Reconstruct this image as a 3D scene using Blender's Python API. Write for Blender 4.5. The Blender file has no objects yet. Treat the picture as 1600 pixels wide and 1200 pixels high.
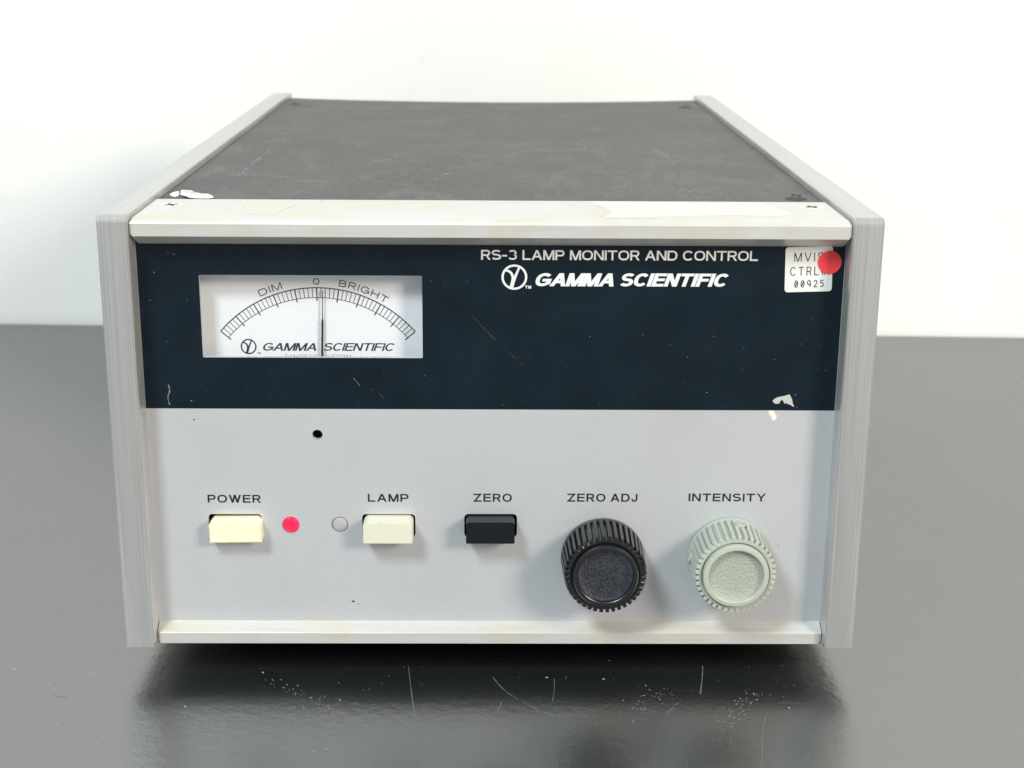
import bpy, bmesh, math, random
from mathutils import Matrix, Vector
random.seed(7)
S = 0.001                      # everything below is written in millimetres
sc = bpy.context.scene
col = sc.collection

# ------------------------------------------------------------------ camera
cam_d = bpy.data.cameras.new('camera'); cam = bpy.data.objects.new('camera', cam_d); col.objects.link(cam)
F_PX = 2360.7
cam_d.sensor_width = 36.0; cam_d.sensor_fit = 'HORIZONTAL'; cam_d.lens = F_PX / 1600 * 36
cam_d.clip_start = 0.01; cam_d.clip_end = 20
p_, y_, r_ = math.radians(16.31), math.radians(-0.752), math.radians(0.414)
cam.matrix_world = Matrix.Translation(Vector((0.493, -408.445, 201.402)) * S) @ (
    Matrix.Rotation(y_, 4, 'Z') @ Matrix.Rotation(math.pi/2 - p_, 4, 'X') @ Matrix.Rotation(r_, 4, 'Z'))
cam_d.dof.use_dof = True; cam_d.dof.focus_distance = 0.445; cam_d.dof.aperture_fstop = 26
sc.camera = cam

# ------------------------------------------------------------------ room light
w = bpy.data.worlds.new('World'); sc.world = w; w.use_nodes = True
bg = w.node_tree.nodes['Background']; bg.inputs[0].default_value = (1.0, 0.99, 0.975, 1); bg.inputs[1].default_value = 0.42

def area(name, loc, target, size, power, color, size_y=None):
    l = bpy.data.lights.new(name, 'AREA'); l.size = size; l.energy = power; l.color = color
    if size_y: l.shape = 'RECTANGLE'; l.size_y = size_y
    o = bpy.data.objects.new(name, l); col.objects.link(o)
    o.location = loc
    o.rotation_euler = (Vector(target) - Vector(loc)).to_track_quat('-Z', 'Y').to_euler()
    return o
area('ceiling_lamp_right', (1.25, -1.15, 0.85), (0, 0.1, 0.06), 0.44, 26, (1.0, 0.91, 0.79))
area('ceiling_lamp_left', (-0.72, -1.05, 1.45), (0, 0.1, 0.06), 0.42, 30, (0.84, 0.96, 1.0))

sc.view_settings.view_transform = 'Standard'; sc.view_settings.look = 'None'
sc.view_settings.gamma = 1; sc.view_settings.exposure = 0.06
sc.render.engine = 'CYCLES'

# ------------------------------------------------------------------ material helpers
class NT:
    def __init__(s, name):
        s.m = bpy.data.materials.new(name); s.m.use_nodes = True
        s.t = s.m.node_tree; s.n = s.t.nodes; s.l = s.t.links
        s.b = s.n['Principled BSDF']; s._c = None
    def new(s, kind, **kw):
        n = s.n.new(kind)
        for k, v in kw.items():
            if k in n.inputs: s.set(n.inputs[k], v)
            else: setattr(n, k, v)
        return n
    def set(s, inp, v):
        if isinstance(v, bpy.types.NodeSocket): s.l.new(v, inp)
        else: inp.default_value = v
    def co(s, scale=(1, 1, 1), rot=(0, 0, 0), loc=(0, 0, 0)):          # object coordinates, in mm
        if s._c is None: s._c = s.new('ShaderNodeTexCoord').outputs['Object']
        m = s.new('ShaderNodeMapping'); s.l.new(s._c, m.inputs[0])
        m.inputs['Scale'].default_value = [1000 * a for a in scale]; m.inputs['Rotation'].default_value = rot
        m.inputs['Location'].default_value = loc
        return m.outputs[0]
    def noise(s, scale, detail=3, rough=.5, vec=None, dist=0):
        n = s.new('ShaderNodeTexNoise', Scale=scale, Detail=detail, Roughness=rough, Distortion=dist)
        s.l.new(vec if vec else s.co(), n.inputs['Vector']); return n.outputs['Fac']
    def vor(s, scale, vec=None, feature='F1', rnd=1):
        n = s.new('ShaderNodeTexVoronoi', feature=feature); n.inputs['Scale'].default_value = scale
        n.inputs['Randomness'].default_value = rnd
        s.l.new(vec if vec else s.co(), n.inputs['Vector']); return n
    def ramp(s, fac, *stops):
        r = s.new('ShaderNodeValToRGB'); s.l.new(fac, r.inputs[0]); e = r.color_ramp.elements
        while len(e) < len(stops): e.new(.5)
        for k, (p, c) in enumerate(stops):
            e[k].position = p; e[k].color = (c, c, c, 1) if not hasattr(c, '__len__') else (*c, 1)
        return r.outputs[0]
    def mix(s, fac, a, b, mode='MIX'):
        n = s.new('ShaderNodeMix', data_type='RGBA', blend_type=mode)
        for i, v in ((0, fac), (6, a), (7, b)):
            if isinstance(v, tuple) and len(v) == 3: v = (*v, 1)
            s.set(n.inputs[i], v)
        return n.outputs[2]
    def math(s, op, a, b=0.0):
        n = s.new('ShaderNodeMath', operation=op); s.set(n.inputs[0], a); s.set(n.inputs[1], b); return n.outputs[0]
    def p(s, **kw):
        names = dict(color='Base Color', rough='Roughness', metal='Metallic', ior='IOR', spec='Specular IOR Level',
                     aniso='Anisotropic', emit='Emission Color', estr='Emission Strength', coat='Coat Weight', crough='Coat Roughness',
                     trans='Transmission Weight', sss='Subsurface Weight')
        for k, v in kw.items():
            if isinstance(v, tuple) and len(v) == 3: v = (*v, 1)
            s.set(s.b.inputs[names[k]], v)
        return s
    def bump(s, h, strength=.3, dist=.05):
        n = s.new('ShaderNodeBump'); n.inputs['Strength'].default_value = strength
        n.inputs['Distance'].default_value = dist * S; s.l.new(h, n.inputs['Height'])
        s.l.new(n.outputs[0], s.b.inputs['Normal']); return s

def plastic(name, c, rough=.4, grain=.25, spec=.5, dirt=None):
    t = NT(name)
    n = t.noise(1.2, 4)
    base = t.mix(t.ramp(n, (.3, 0), (.75, .35)), c, tuple(x * .82 for x in c))
    if dirt: base = t.mix(t.ramp(t.noise(.35, 5, .65), (.56, 0), (.72, .5)), base, dirt)
    t.p(color=base, rough=t.ramp(t.noise(3, 3), (.2, rough * .85), (.8, min(1, rough * 1.2))), spec=spec)
    t.bump(t.noise(6, 3), grain, .03); return t.m

# wall
t = NT('painted_wall')
n1 = t.noise(.0045, 4, .55); n2 = t.noise(.03, 4, .6)
c = t.mix(t.ramp(n1, (.35, 0), (.7, .4)), (.88, .87, .845), (.82, .805, .775))
c = t.mix(t.ramp(n2, (.6, 0), (.75, .16)), c, (.60, .59, .58))
t.p(color=c, rough=.7, spec=.3); t.bump(t.noise(.5, 4), .25, .12); M_wall = t.m

# table: dark laminate with a satin, slightly rippled gloss
t = NT('dark_laminate')
sp = t.vor(.22); sz = t.noise(.05, 3, .6)
d1 = t.math('LESS_THAN', sp.outputs['Distance'], t.math('MULTIPLY', t.ramp(sz, (.50, 0), (.72, 1)), .055))
sp2 = t.vor(.09); d2 = t.math('LESS_THAN', sp2.outputs['Distance'], .021)
d = t.math('MAXIMUM', d1, d2)
base = t.mix(t.ramp(t.noise(.012, 5, .6), (.35, 0), (.7, 1)), (.009, .011, .012), (.014, .016, .016))
base = t.mix(t.math('MULTIPLY', d, .6), base, (.5, .5, .48))
scr = t.noise(1, 2, .5, t.co((.012, .9, 1), (0, 0, .5)))
t.p(color=base, ior=3.15, rough=t.ramp(t.noise(.02, 4), (.3, .25), (.75, .31)))
h = t.math('ADD', t.noise(.75, 3, .6), t.math('MULTIPLY', t.noise(.3, 2), 1.2))
t.bump(h, .75, .09); M_table = t.m
t = NT('table_edge_black'); t.p(color=(.02, .02, .02), rough=.45); M_tedge = t.m

# brushed aluminium: the grain runs along the rail (fine across x only)
def alu(name, c, c2, metal, rough, grain_scale=(2.2, .012, .012), grain=.6, stain=None, stain_amt=.5):
    t = NT(name)
    g = t.noise(1, 5, .7, t.co(grain_scale))
    g2 = t.noise(1, 2, .5, t.co(tuple(a * .28 for a in grain_scale), loc=(3, 7, 1)))
    base = t.mix(t.ramp(g, (.3, 0), (.7, 1)), c, c2)
    base = t.mix(t.ramp(g2, (.35, 0), (.7, .22)), base, tuple(x * .86 for x in c))
    if stain: base = t.mix(t.ramp(t.noise(.05, 5, .65, dist=.6), (.48, 0), (.68, stain_amt)), base, stain)
    v = t.vor(.16); nick = t.math('LESS_THAN', v.outputs['Distance'], .035)
    base = t.mix(t.math('MULTIPLY', nick, .5), base, (.9, .9, .9))
    t.p(color=base, metal=metal, rough=t.ramp(g, (.25, rough * .85), (.8, rough * 1.2)))
    t.bump(g, grain, .02); return t.m
M_rail = alu('brushed_aluminium', (.44, .44, .438), (.68, .675, .665), .6, .36, (5.0, .012, .012), .3)
M_bar = alu('satin_aluminium', (.61, .605, .585), (.65, .645, .625), .35, .40, (.05, .9, .9), .12, (.62, .55, .42), .6)

# grey front panel paint
t = NT('silver_panel_paint')
v = t.vor(2.4); sparkle = t.math('MULTIPLY', t.math('LESS_THAN', v.outputs['Distance'], .16), t.math('GREATER_THAN', t.noise(1.9, 1), .60))
base = t.mix(t.ramp(t.noise(2.6, 3, .8), (.3, 0), (.7, 1)), (.475, .488, .508), (.65, .665, .685))
base = t.mix(t.ramp(t.noise(.03, 4, .6), (.45, 0), (.75, .25)), base, (.46, .46, .46))
base = t.mix(t.math('MULTIPLY', sparkle, .45), base, (.85, .87, .9))
v2 = t.vor(.11); spot = t.math('LESS_THAN', v2.outputs['Distance'], .02)
base = t.mix(t.math('MULTIPLY', spot, .7), base, (.9, .9, .88))
v3 = t.vor(.05, t.co(loc=(5, 3, 9))); spot = t.math('LESS_THAN', v3.outputs['Distance'], .013)
base = t.mix(t.math('MULTIPLY', spot, .8), base, (.08, .08, .08))
t.p(color=base, metal=.3, rough=.38); t.bump(t.noise(4, 2), .3, .02); M_panel = t.m
# dark band paint
t = NT('dark_blue_gloss_paint')
v = t.vor(.24, t.co((1, 1, 1.6))); sp = t.math('MULTIPLY', t.math('LESS_THAN', v.outputs['Distance'], .03), t.math('GREATER_THAN', t.noise(.09, 2), .47))
scr = t.ramp(t.noise(1, 1, .5, t.co((.9, .03, .05), (0, .75, 0))), (.74, 0), (.80, .25))
base = t.mix(t.ramp(t.noise(.05, 4, .6), (.3, 0), (.7, 1)), (.003, .008, .014), (.0045, .0125, .021))
base = t.mix(t.math('MULTIPLY', sp, .5), base, (.55, .6, .65))
base = t.mix(scr, base, (.05, .07, .09))
t.p(color=base, rough=t.ramp(t.noise(.09, 4), (.3, .3), (.7, .4)), spec=.28); t.bump(t.noise(3, 2), .15, .02); M_band = t.m

# black vinyl cover
t = NT('black_textured_vinyl')
g = t.noise(.9, 4, .6); g2 = t.vor(1.1).outputs['Distance']
scuff = t.ramp(t.noise(1, 5, .75, t.co((.03, .022, .03), (0, 0, .45)), dist=2.0), (.50, 0), (.66, .45))
fl = t.math('MULTIPLY', scuff, t.ramp(t.noise(1.6, 3, .7), (.4, 0), (.65, 1)))
base = t.mix(t.ramp(t.noise(.02, 4), (.3, 0), (.7, 1)), (.040, .039, .038), (.066, .064, .061))
base = t.mix(.8, base, t.ramp(t.noise(.75, 4, .75), (.30, .35), (.52, .9), (.72, 2.2)), 'MULTIPLY')
base = t.mix(t.math('MULTIPLY', fl, .6), base, (.36, .36, .35))
t.p(color=base, rough=.5, spec=.6); t.bump(t.math('ADD', g, t.math('MULTIPLY', g2, .8)), .9, .30); M_vinyl = t.m

M_black = plastic('black_plastic', (.009, .010, .012), .30, .2, .75)
M_dishk = NT('black_sparkle_dish'); v = M_dishk.vor(3.2)
M_dishk.p(color=M_dishk.mix(M_dishk.ramp(v.outputs['Color'], (.3, 0), (1.0, 1)), (.010, .011, .017), (.06, .065, .08)), rough=.35)
M_dishk.bump(M_dishk.noise(3.0, 2), 1.0, .12); M_dishk = M_dishk.m
M_green = plastic('pale_green_plastic', (.44, .472, .412), .36, .2, dirt=(.36, .42, .33))
t = NT('pale_green_dish'); t.p(color=(.36, .388, .335), rough=.34); t.bump(t.noise(1.5, 2, .5), 1.0, .38); M_dishg = t.m
M_cream = plastic('yellowed_cream_plastic', (.93, .86, .60), .42, .12)
M_ivory = plastic('ivory_plastic', (.70, .68, .55), .42, .12)
M_bbtn = plastic('charcoal_plastic', (.008, .010, .013), .3, .3, .35)
M_dark = plastic('dark_inside', (.008, .008, .009), .6)
M_rubber = plastic('black_rubber', (.012, .012, .012), .7)
def flat(name, c, rough=.5, metal=0.0, **kw):
    t = NT(name); t.p(color=c, rough=rough, metal=metal, **kw); return t.m
M_ink = flat('black_ink', (.006, .007, .009), .5)
M_inkb = flat('dial_ink', (.016, .022, .035), .55)
M_inkl = flat('pale_dial_ink', (.14, .15, .18), .6)
M_white = flat('white_ink', (.72, .74, .74), .5)
M_needle = flat('needle_black', (.012, .013, .015), .4)
M_paper = NT('white_paper'); M_paper.p(color=M_paper.mix(M_paper.noise(.5, 4), (.76, .76, .75), (.69, .69, .68)), rough=.55); M_paper = M_paper.m
M_red = plastic('red_paper', (.88, .05, .055), .45, .1)
M_case = flat('meter_case_grey', (.42, .42, .45), .4)
M_face = NT('dial_white'); M_face.p(color=M_face.mix(M_face.noise(.08, 2), (.84, .85, .87), (.81, .82, .85)), rough=.5); M_face = M_face.m
M_chrome = flat('screw_steel', (.12, .105, .09), .42, .7)
M_scuff = flat('pale_scuff', (.33, .33, .325), .7)
M_screwp = flat('screw_plated', (.78, .76, .70), .35, .6)
M_residue = NT('dried_glue'); M_residue.p(color=M_residue.mix(M_residue.noise(1.5, 4, .7), (.36, .36, .35), (.58, .58, .55)), rough=.7); M_residue = M_residue.m
M_residue2 = flat('dried_glue_yellow', (.76, .74, .62), .7)
M_dust = flat('pale_dust', (.32, .33, .32), .8)
M_scratch = flat('pale_scratch', (.15, .165, .165), .6)
t = NT('red_lens')
rad = t.new('ShaderNodeVectorMath', operation='LENGTH'); t.l.new(t.co(loc=(0, 0, -.2)), rad.inputs[0])
cc = t.ramp(t.math('MULTIPLY', rad.outputs['Value'], .4), (.15, (1.0, .002, .11)), (.62, (.92, .010, .11)), (1.0, (.62, .03, .09)))
t.p(color=(.30, .003, .015), rough=.25, emit=cc, estr=1.05, spec=.2); M_led = t.m
M_hole = flat('lamp_glow_core', (.9, .02, .1), .3, emit=(1, .02, .12), estr=1.1)
M_ledw = flat('clear_lens', (.42, .395, .42), .35)
t = NT('clear_glass'); t.n.remove(t.b)
lw = t.new('ShaderNodeLayerWeight'); lw.inputs[0].default_value = .5
tr = t.new('ShaderNodeBsdfTransparent'); gl = t.new('ShaderNodeBsdfGlossy'); gl.inputs['Roughness'].default_value = .03
ms = t.new('ShaderNodeMixShader'); t.l.new(t.math('ADD', t.math('MULTIPLY', t.math('POWER', lw.outputs['Facing'], 5.0), .9), .045), ms.inputs[0]); t.l.new(tr.outputs[0], ms.inputs[1]); t.l.new(gl.outputs[0], ms.inputs[2])
t.l.new(ms.outputs[0], t.n['Material Output'].inputs[0]); M_glass = t.m

# ------------------------------------------------------------------ object helpers
def thing(name, label, cat, loc):
    o = bpy.data.objects.new(name, None); col.objects.link(o)
    o.location = Vector(loc) * S; o['label'] = label; o['category'] = cat; o.empty_display_size = .02
    return o
def world_off(o):
    v = Vector((0, 0, 0))
    while o is not None: v += o.location; o = o.parent
    return v
def obj(name, bm, mats, parent=None, label=None, sharp=30, origin=None, kind=None):
    """bm holds world millimetres; the object gets its own origin and is parented"""
    c = Vector(origin) if origin else Vector((0, 0, 0))
    if origin is None and bm.verts:
        xs = [v.co for v in bm.verts]
        c = Vector([(min(v[i] for v in xs) + max(v[i] for v in xs)) / 2 for i in range(3)])
    for v in bm.verts: v.co = (v.co - c) * S
    bm.normal_update()
    me = bpy.data.meshes.new(name); bm.to_mesh(me); bm.free()
    for m in (mats if isinstance(mats, (list, tuple)) else [mats]): me.materials.append(m)
    if sharp is not None:
        me.polygons.foreach_set('use_smooth', [True] * len(me.polygons)); me.set_sharp_from_angle(angle=math.radians(sharp))
    o = bpy.data.objects.new(name, me); col.objects.link(o)
    if parent: o.parent = parent; o.location = c * S - world_off(parent)
    else: o.location = c * S
    if label: o['label'] = label
    if kind: o['kind'] = kind
    return o
def box(bm, x0, x1, y0, y1, z0, z1, mat=0, bev=0, seg=2):
    r = bmesh.ops.create_cube(bm, size=1)
    vs = r['verts']
    for v in vs: v.co = Vector(((x0 + x1) / 2 + v.co.x * (x1 - x0), (y0 + y1) / 2 + v.co.y * (y1 - y0), (z0 + z1) / 2 + v.co.z * (z1 - z0)))
    fs = {f for v in vs for f in v.link_faces}
    for f in fs: f.material_index = mat
    if bev: bmesh.ops.bevel(bm, geom=list({e for v in vs for e in v.link_edges}), offset=bev, segments=seg, affect='EDGES', clamp_overlap=True)
    return bm
def rrect(x0, x1, z0, z1, r, n=5):
    pts = []
    for cx, cz, a in ((x1 - r, z1 - r, 0), (x0 + r, z1 - r, 90), (x0 + r, z0 + r, 180), (x1 - r, z0 + r, 270)):
        for k in range(n + 1):
            t = math.radians(a + 90 * k / n); pts.append((cx + r * math.cos(t), cz + r * math.sin(t)))
    return pts
def circ(cx, cz, r, n=40, rz=None): return [(cx + r * math.cos(2 * math.pi * k / n), cz + (rz or r) * math.sin(2 * math.pi * k / n)) for k in range(n)]
def plate(bm, outer, holes, y0, y1, mat=0):
    """flat plate facing -y, with holes; y0 front, y1 back"""
    es = []; loops = []
    for lp in [outer] + holes:
        vs = [bm.verts.new((x, y0, z)) for x, z in lp]; loops.append(vs)
        for k in range(len(vs)): es.append(bm.edges.new((vs[k], vs[(k + 1) % len(vs)])))
    r = bmesh.ops.triangle_fill(bm, use_beauty=True, use_dissolve=False, edges=es, normal=(0, -1, 0))
    for g in r['geom']:
        if isinstance(g, bmesh.types.BMFace):
            g.material_index = mat; g.normal_update()
            if g.normal.y > 0: g.normal_flip()
    if y1 is not None:
        for i, vs in enumerate(loops):
            bk = [bm.verts.new((v.co.x, y1, v.co.z)) for v in vs]
            for k in range(len(vs)):
                j = (k + 1) % len(vs)
                f = bm.faces.new((vs[k], vs[j], bk[j], bk[k])); f.material_index = mat
    return bm
def prism_x(bm, prof, x0, x1, mat=0):
    """extrude a y-z profile along x"""
    a = [bm.verts.new((x0, y, z)) for y, z in prof]; b = [bm.verts.new((x1, y, z)) for y, z in prof]
    n = len(prof)
    for k in range(n): bm.faces.new((a[k], a[(k + 1) % n], b[(k + 1) % n], b[k]))
    bm.faces.new(a); bm.faces.new(b[::-1]); bmesh.ops.recalc_face_normals(bm, faces=bm.faces); return bm
def lathe_y(bm, cx, cz, prof, n=48, mat=0):
    """rings (y, r) round an axis along y, capped at last"""
    rings = []
    for y, r in prof: rings.append([bm.verts.new((cx + r * math.cos(2 * math.pi * k / n), y, cz + r * math.sin(2 * math.pi * k / n))) for k in range(n)])
    for a, b in zip(rings, rings[1:]):
        for k in range(n): f = bm.faces.new((a[k], a[(k + 1) % n], b[(k + 1) % n], b[k])); f.material_index = mat
    f = bm.faces.new(rings[-1]); f.material_index = mat
    bmesh.ops.recalc_face_normals(bm, faces=bm.faces); return bm
def lathe_z(bm, cx, cy, prof, n=32):
    rings = [[bm.verts.new((cx + r * math.cos(2 * math.pi * k / n), cy + r * math.sin(2 * math.pi * k / n), z)) for k in range(n)] for z, r in prof]
    for a, b in zip(rings, rings[1:]):
        for k in range(n): bm.faces.new((a[k], a[(k + 1) % n], b[(k + 1) % n], b[k]))
    bm.faces.new(rings[0]); bm.faces.new(rings[-1]); bmesh.ops.recalc_face_normals(bm, faces=bm.faces); return bm

# ------------------------------------------------------------------ lettering (own stroke alphabet, wide sans)
def arc(cx, cy, rx, ry, a0, a1, n=14, e=2.3):
    out = []
    for k in range(n + 1):
        t = math.radians(a0 + (a1 - a0) * k / n); c, s = math.cos(t), math.sin(t)
        out.append((cx + rx * math.copysign(abs(c) ** (2 / e), c), cy + ry * math.copysign(abs(s) ** (2 / e), s)))
    return out
# 'v' (x, z0, z1) upright; 'h' (z, x0, x1) level; 'd' (x0,z0,x1,z1) slanting with level cut ends; 'c' (points) curve; 'o' closed curve
def bowl(z0, z1, w, xs=0): return [(xs, z1)] + arc(w - .26, (z0 + z1) / 2, .26, (z1 - z0) / 2, 90, -90, 12, 2.2) + [(xs, z0)]
GL = {
 'A': (1.0, [('d', 0, 0, .5, 1), ('d', 1, 0, .5, 1), ('h', .30, .22, .78)]),
 'B': (.85, [('v', 0, 0, 1), ('c', bowl(.53, 1, .80)), ('c', bowl(0, .53, .85))]),
 'C': (.98, [('c', arc(.5, .5, .5, .5, 38, 322, 26))]),
 'D': (.92, [('v', 0, 0, 1), ('c', [(0, 1)] + arc(.48, .5, .44, .5, 90, -90, 18, 2.2) + [(0, 0)])]),
 'E': (.80, [('v', 0, 0, 1), ('h', 1, 0, .8), ('h', .52, 0, .75), ('h', 0, 0, .8)]),
 'F': (.78, [('v', 0, 0, 1), ('h', 1, 0, .78), ('h', .50, 0, .70)]),
 'G': (1.0, [('c', arc(.5, .5, .5, .5, 40, 325, 26)), ('h', .45, .58, 1.0), ('v', 1.0, 0.05, .45)]),
 'H': (.88, [('v', 0, 0, 1), ('v', .88, 0, 1), ('h', .52, 0, .88)]),
 'I': (.0, [('v', 0, 0, 1)]),
 'J': (.6, [('c', [(.6, 1.08), (.6, .4)] + arc(.3, .34, .3, .34, 0, -180, 12))]),
 'L': (.72, [('v', 0, 0, 1), ('h', 0, 0, .72)]),
 'M': (1.06, [('v', 0, 0, 1), ('v', 1.06, 0, 1), ('d', .04, 1, .53, 0), ('d', 1.02, 1, .53, 0)]),
 'N': (.90, [('v', 0, 0, 1), ('v', .90, 0, 1), ('d', .03, 1, .87, 0)]),
 'O': (1.04, [('o', arc(.52, .5, .52, .5, 0, 360, 40))]),
 'P': (.82, [('v', 0, 0, 1), ('c', bowl(.44, 1, .82))]),
 'R': (.86, [('v', 0, 0, 1), ('c', bowl(.46, 1, .82)), ('d', .50, .46, .86, 0)]),
 'S': (.88, [('c', arc(.44, .76, .42, .24, 25, 90, 6)[:-1] + arc(.44, .76, .42, .24, 90, 255, 12) + arc(.44, .25, .45, .25, 75, -90, 12) + arc(.44, .25, .44, .25, -90, -155, 6)[1:])]),
 'T': (.90, [('v', .45, 0, 1), ('h', 1, 0, .90)]),
 'V': (1.0, [('d', 0, 1, .5, 0), ('d', 1, 1, .5, 0)]),
 'W': (1.36, [('d', 0, 1, .36, 0), ('d', .68, 1, .36, 0), ('d', .68, 1, 1.0, 0), ('d', 1.36, 1, 1.0, 0)]),
 'Y': (.96, [('d', 0, 1, .48, .42), ('d', .96, 1, .48, .42), ('v', .48, 0, .46)]),
 'Z': (.88, [('h', 1, 0, .88), ('h', 0, 0, .88), ('d', .86, 1, .02, 0)]),
 '-': (.36, [('h', .40, 0, .36)]),
 '3': (.80, [('c', arc(.4, .76, .36, .24, 150, -75, 14) + arc(.4, .27, .40, .27, 75, -155, 16))]),
 '0': (.72, [('o', arc(.36, .5, .36, .5, 0, 360, 30)), ('d', .12, .16, .60, .84)]),
 '2': (.74, [('c', arc(.37, .70, .36, .30, 165, -20, 12) + [(.40, .30), (.04, 0)]), ('h', 0, 0, .74)]),
 '5': (.74, [('h', 1, .10, .70), ('v', .08, .52, 1), ('c', [(.08, .54)] + arc(.36, .31, .38, .31, 110, -155, 14))]),
 '9': (.74, [('o', arc(.37, .68, .36, .32, 0, 360, 24)), ('c', [(.73, .66)] + arc(.30, .42, .43, .42, 0, -70, 8))]),
 '#': (.80, [('d', .15, 0, .30, 1), ('d', .55, 0, .70, 1), ('h', .65, 0, .85), ('h', .33, -.03, .8)]),
}
STEP = 0.004
def quad(bm, pts, y, T): 
    try: bm.faces.new([bm.verts.new(T(x, y, z)) for x, z in pts])
    except ValueError: pass
def ribbon(bm, pts, hx, hz, y, T, closed=False):
    n = len(pts); L = []; Rr = []
    for i in range(n):
        if closed: a, b = pts[(i - 1) % n], pts[(i + 1) % n]
        else: a, b = pts[max(i - 1, 0)], pts[min(i + 1, n - 1)]
        dx, dz = b[0] - a[0], b[1] - a[1]; l = math.hypot(dx, dz) or 1
        nx, nz = -dz / l, dx / l
        L.append(bm.verts.new(T(pts[i][0] + nx * hx, y, pts[i][1] + nz * hz))); Rr.append(bm.verts.new(T(pts[i][0] - nx * hx, y, pts[i][1] - nz * hz)))
    for i in range(n if closed else n - 1):
        j = (i + 1) % n; bm.faces.new((L[i], Rr[i], Rr[j], L[j]))
def glyph(bm, ch, x, z, H, k, hx, hz, T, shear=0.0, y=0.0):
    """outline box starts at x; k = mm per unit of width; T maps (x, y, z) to space"""
    w, st = GL[ch]; X = lambda u: x + hx + u * k; Z = lambda u: z + hz + u * (H - 2 * hz)
    Zs = lambda u: z if u <= 0 else (z + H if u >= 1 else Z(u))
    T2 = lambda a, b, c: T(a + shear * (c - z), b, c)
    for q, s in enumerate(st):
        yy = y - q * STEP
        if s[0] == 'v': quad(bm, [(X(s[1]) - hx, Zs(s[2])), (X(s[1]) + hx, Zs(s[2])), (X(s[1]) + hx, Zs(s[3])), (X(s[1]) - hx, Zs(s[3]))], yy, T2)
        elif s[0] == 'h': quad(bm, [(X(s[2]) - hx, Z(s[1]) - hz), (X(s[3]) + hx, Z(s[1]) - hz), (X(s[3]) + hx, Z(s[1]) + hz), (X(s[2]) - hx, Z(s[1]) + hz)], yy, T2)
        elif s[0] == 'd':
            g = hx * 1.08; x0, z0, x1, z1 = X(s[1]), Zs(s[2]), X(s[3]), Zs(s[4])
            quad(bm, [(x0 - g, z0), (x0 + g, z0), (x1 + g, z1), (x1 - g, z1)], yy, T2)
        else: 
            pts = [(X(a), Z(b)) for a, b in s[1]]
            if s[0] == 'o': pts = pts[:-1]
            ribbon(bm, pts, hx, hz, yy, T2, s[0] == 'o')
def layout(s, H, width, hx, track, space):
    nw = sum(GL[c][0] for c in s if c != ' '); fix = 2 * hx * sum(1 for c in s if c != ' ')
    pos = []; gaps = 0
    for i, c in enumerate(s[:-1]):
        if c != ' ' and s[i + 1] != ' ': gaps += track
        if c == ' ': gaps += space
    k = (width - fix - gaps) / nw; x = 0
    for i, c in enumerate(s):
        if c == ' ': x += space; continue
        pos.append((c, x)); x += GL[c][0] * k + 2 * hx
        if i + 1 < len(s) and s[i + 1] != ' ': x += track
    return k, pos
def text(s, x0, x1, z0, z1, y, wt, mat, parent, wh=None, shear=0.0, track=None, space=None, name='lettering', bm=None, T=None):
    own = bm is None
    bm = bm or bmesh.new(); H = z1 - z0; hx = wt / 2; hz = (wh or wt) / 2
    track = H * .16 if track is None else track; space = H * .45 if space is None else space
    k, pos = layout(s, H, (x1 - x0) - shear * H, hx, track, space)
    T = T or (lambda a, b, c: (a, b, c))
    for i, (c, x) in enumerate(pos): glyph(bm, c, x0 + x, z0, H, k, hx, hz, T, shear, y)
    if own:
        return obj(name, bm, mat, parent, sharp=None)
def logo(bm, cx, cz, R, y, T=None):
    T = T or (lambda a, b, c: (a, b, c)); t = R * .17
    ribbon(bm, circ(cx, cz, R - t / 2, 48), t / 2, t / 2, y, T, True)
    def tap(pts, w0, w1, yy):
        n = len(pts); L = []; Q = []
        for i in range(n):
            a, b = pts[max(i - 1, 0)], pts[min(i + 1, n - 1)]; dx, dz = b[0] - a[0], b[1] - a[1]; l = math.hypot(dx, dz)
            w = R * (w0 + (w1 - w0) * i / (n - 1)) / 2; px, pz = cx + R * pts[i][0], cz + R * pts[i][1]
            L.append(bm.verts.new(T(px - dz / l * w, yy, pz + dx / l * w))); Q.append(bm.verts.new(T(px + dz / l * w, yy, pz - dx / l * w)))
        for i in range(n - 1): bm.faces.new((L[i], Q[i], Q[i + 1], L[i + 1]))
    tap([(-.68, .54), (-.50, .50), (-.34, .42), (-.21, .27), (-.13, .08), (-.11, -.12), (-.14, -.36), (-.20, -.60), (-.25, -.80)], .16, .24, y - STEP)
    tap([(.38, .78), (.26, .50), (.12, .16), (.0, -.16), (-.10, -.45), (-.19, -.80)], .15, .24, y - 2 * STEP)

# ================================================================== SETTING
bm = bmesh.new()
a = math.atan2(415.05 - 437.38, 300.43 + 282.76)
wc = Vector((9, 426.3, 0)); ux = Vector((math.cos(a), math.sin(a), 0)); uy = Vector((-math.sin(a), math.cos(a), 0))
bm = bmesh.new(); box(bm, -1500, 1500, 0, 60, -760, 1500)
o = obj('wall', bm, M_wall, sharp=None, origin=(0, 0, 0)); o['kind'] = 'structure'; o['label'] = 'white painted wall behind the bench'
o.location = (wc + uy * 3.5) * S; o.rotation_euler = (0, 0, a)
ZT = -11.0
table = thing('lab_bench', 'dark grey satin laminate bench top under the instrument, against the white wall', 'table', (0, 0, ZT))
bm = bmesh.new()
cs = [wc + ux * 1100 , wc - ux * 1100, wc - ux * 1100 - uy * 1150, wc + ux * 1100 - uy * 1150]
tv = [bm.verts.new((v.x, v.y, ZT)) for v in cs]; bv = [bm.verts.new((v.x, v.y, ZT - 28)) for v in cs]
bm.faces.new(tv); bm.faces.new(bv[::-1])
for k in range(4): bm.faces.new((tv[k], bv[k], bv[(k + 1) % 4], tv[(k + 1) % 4]))
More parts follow.
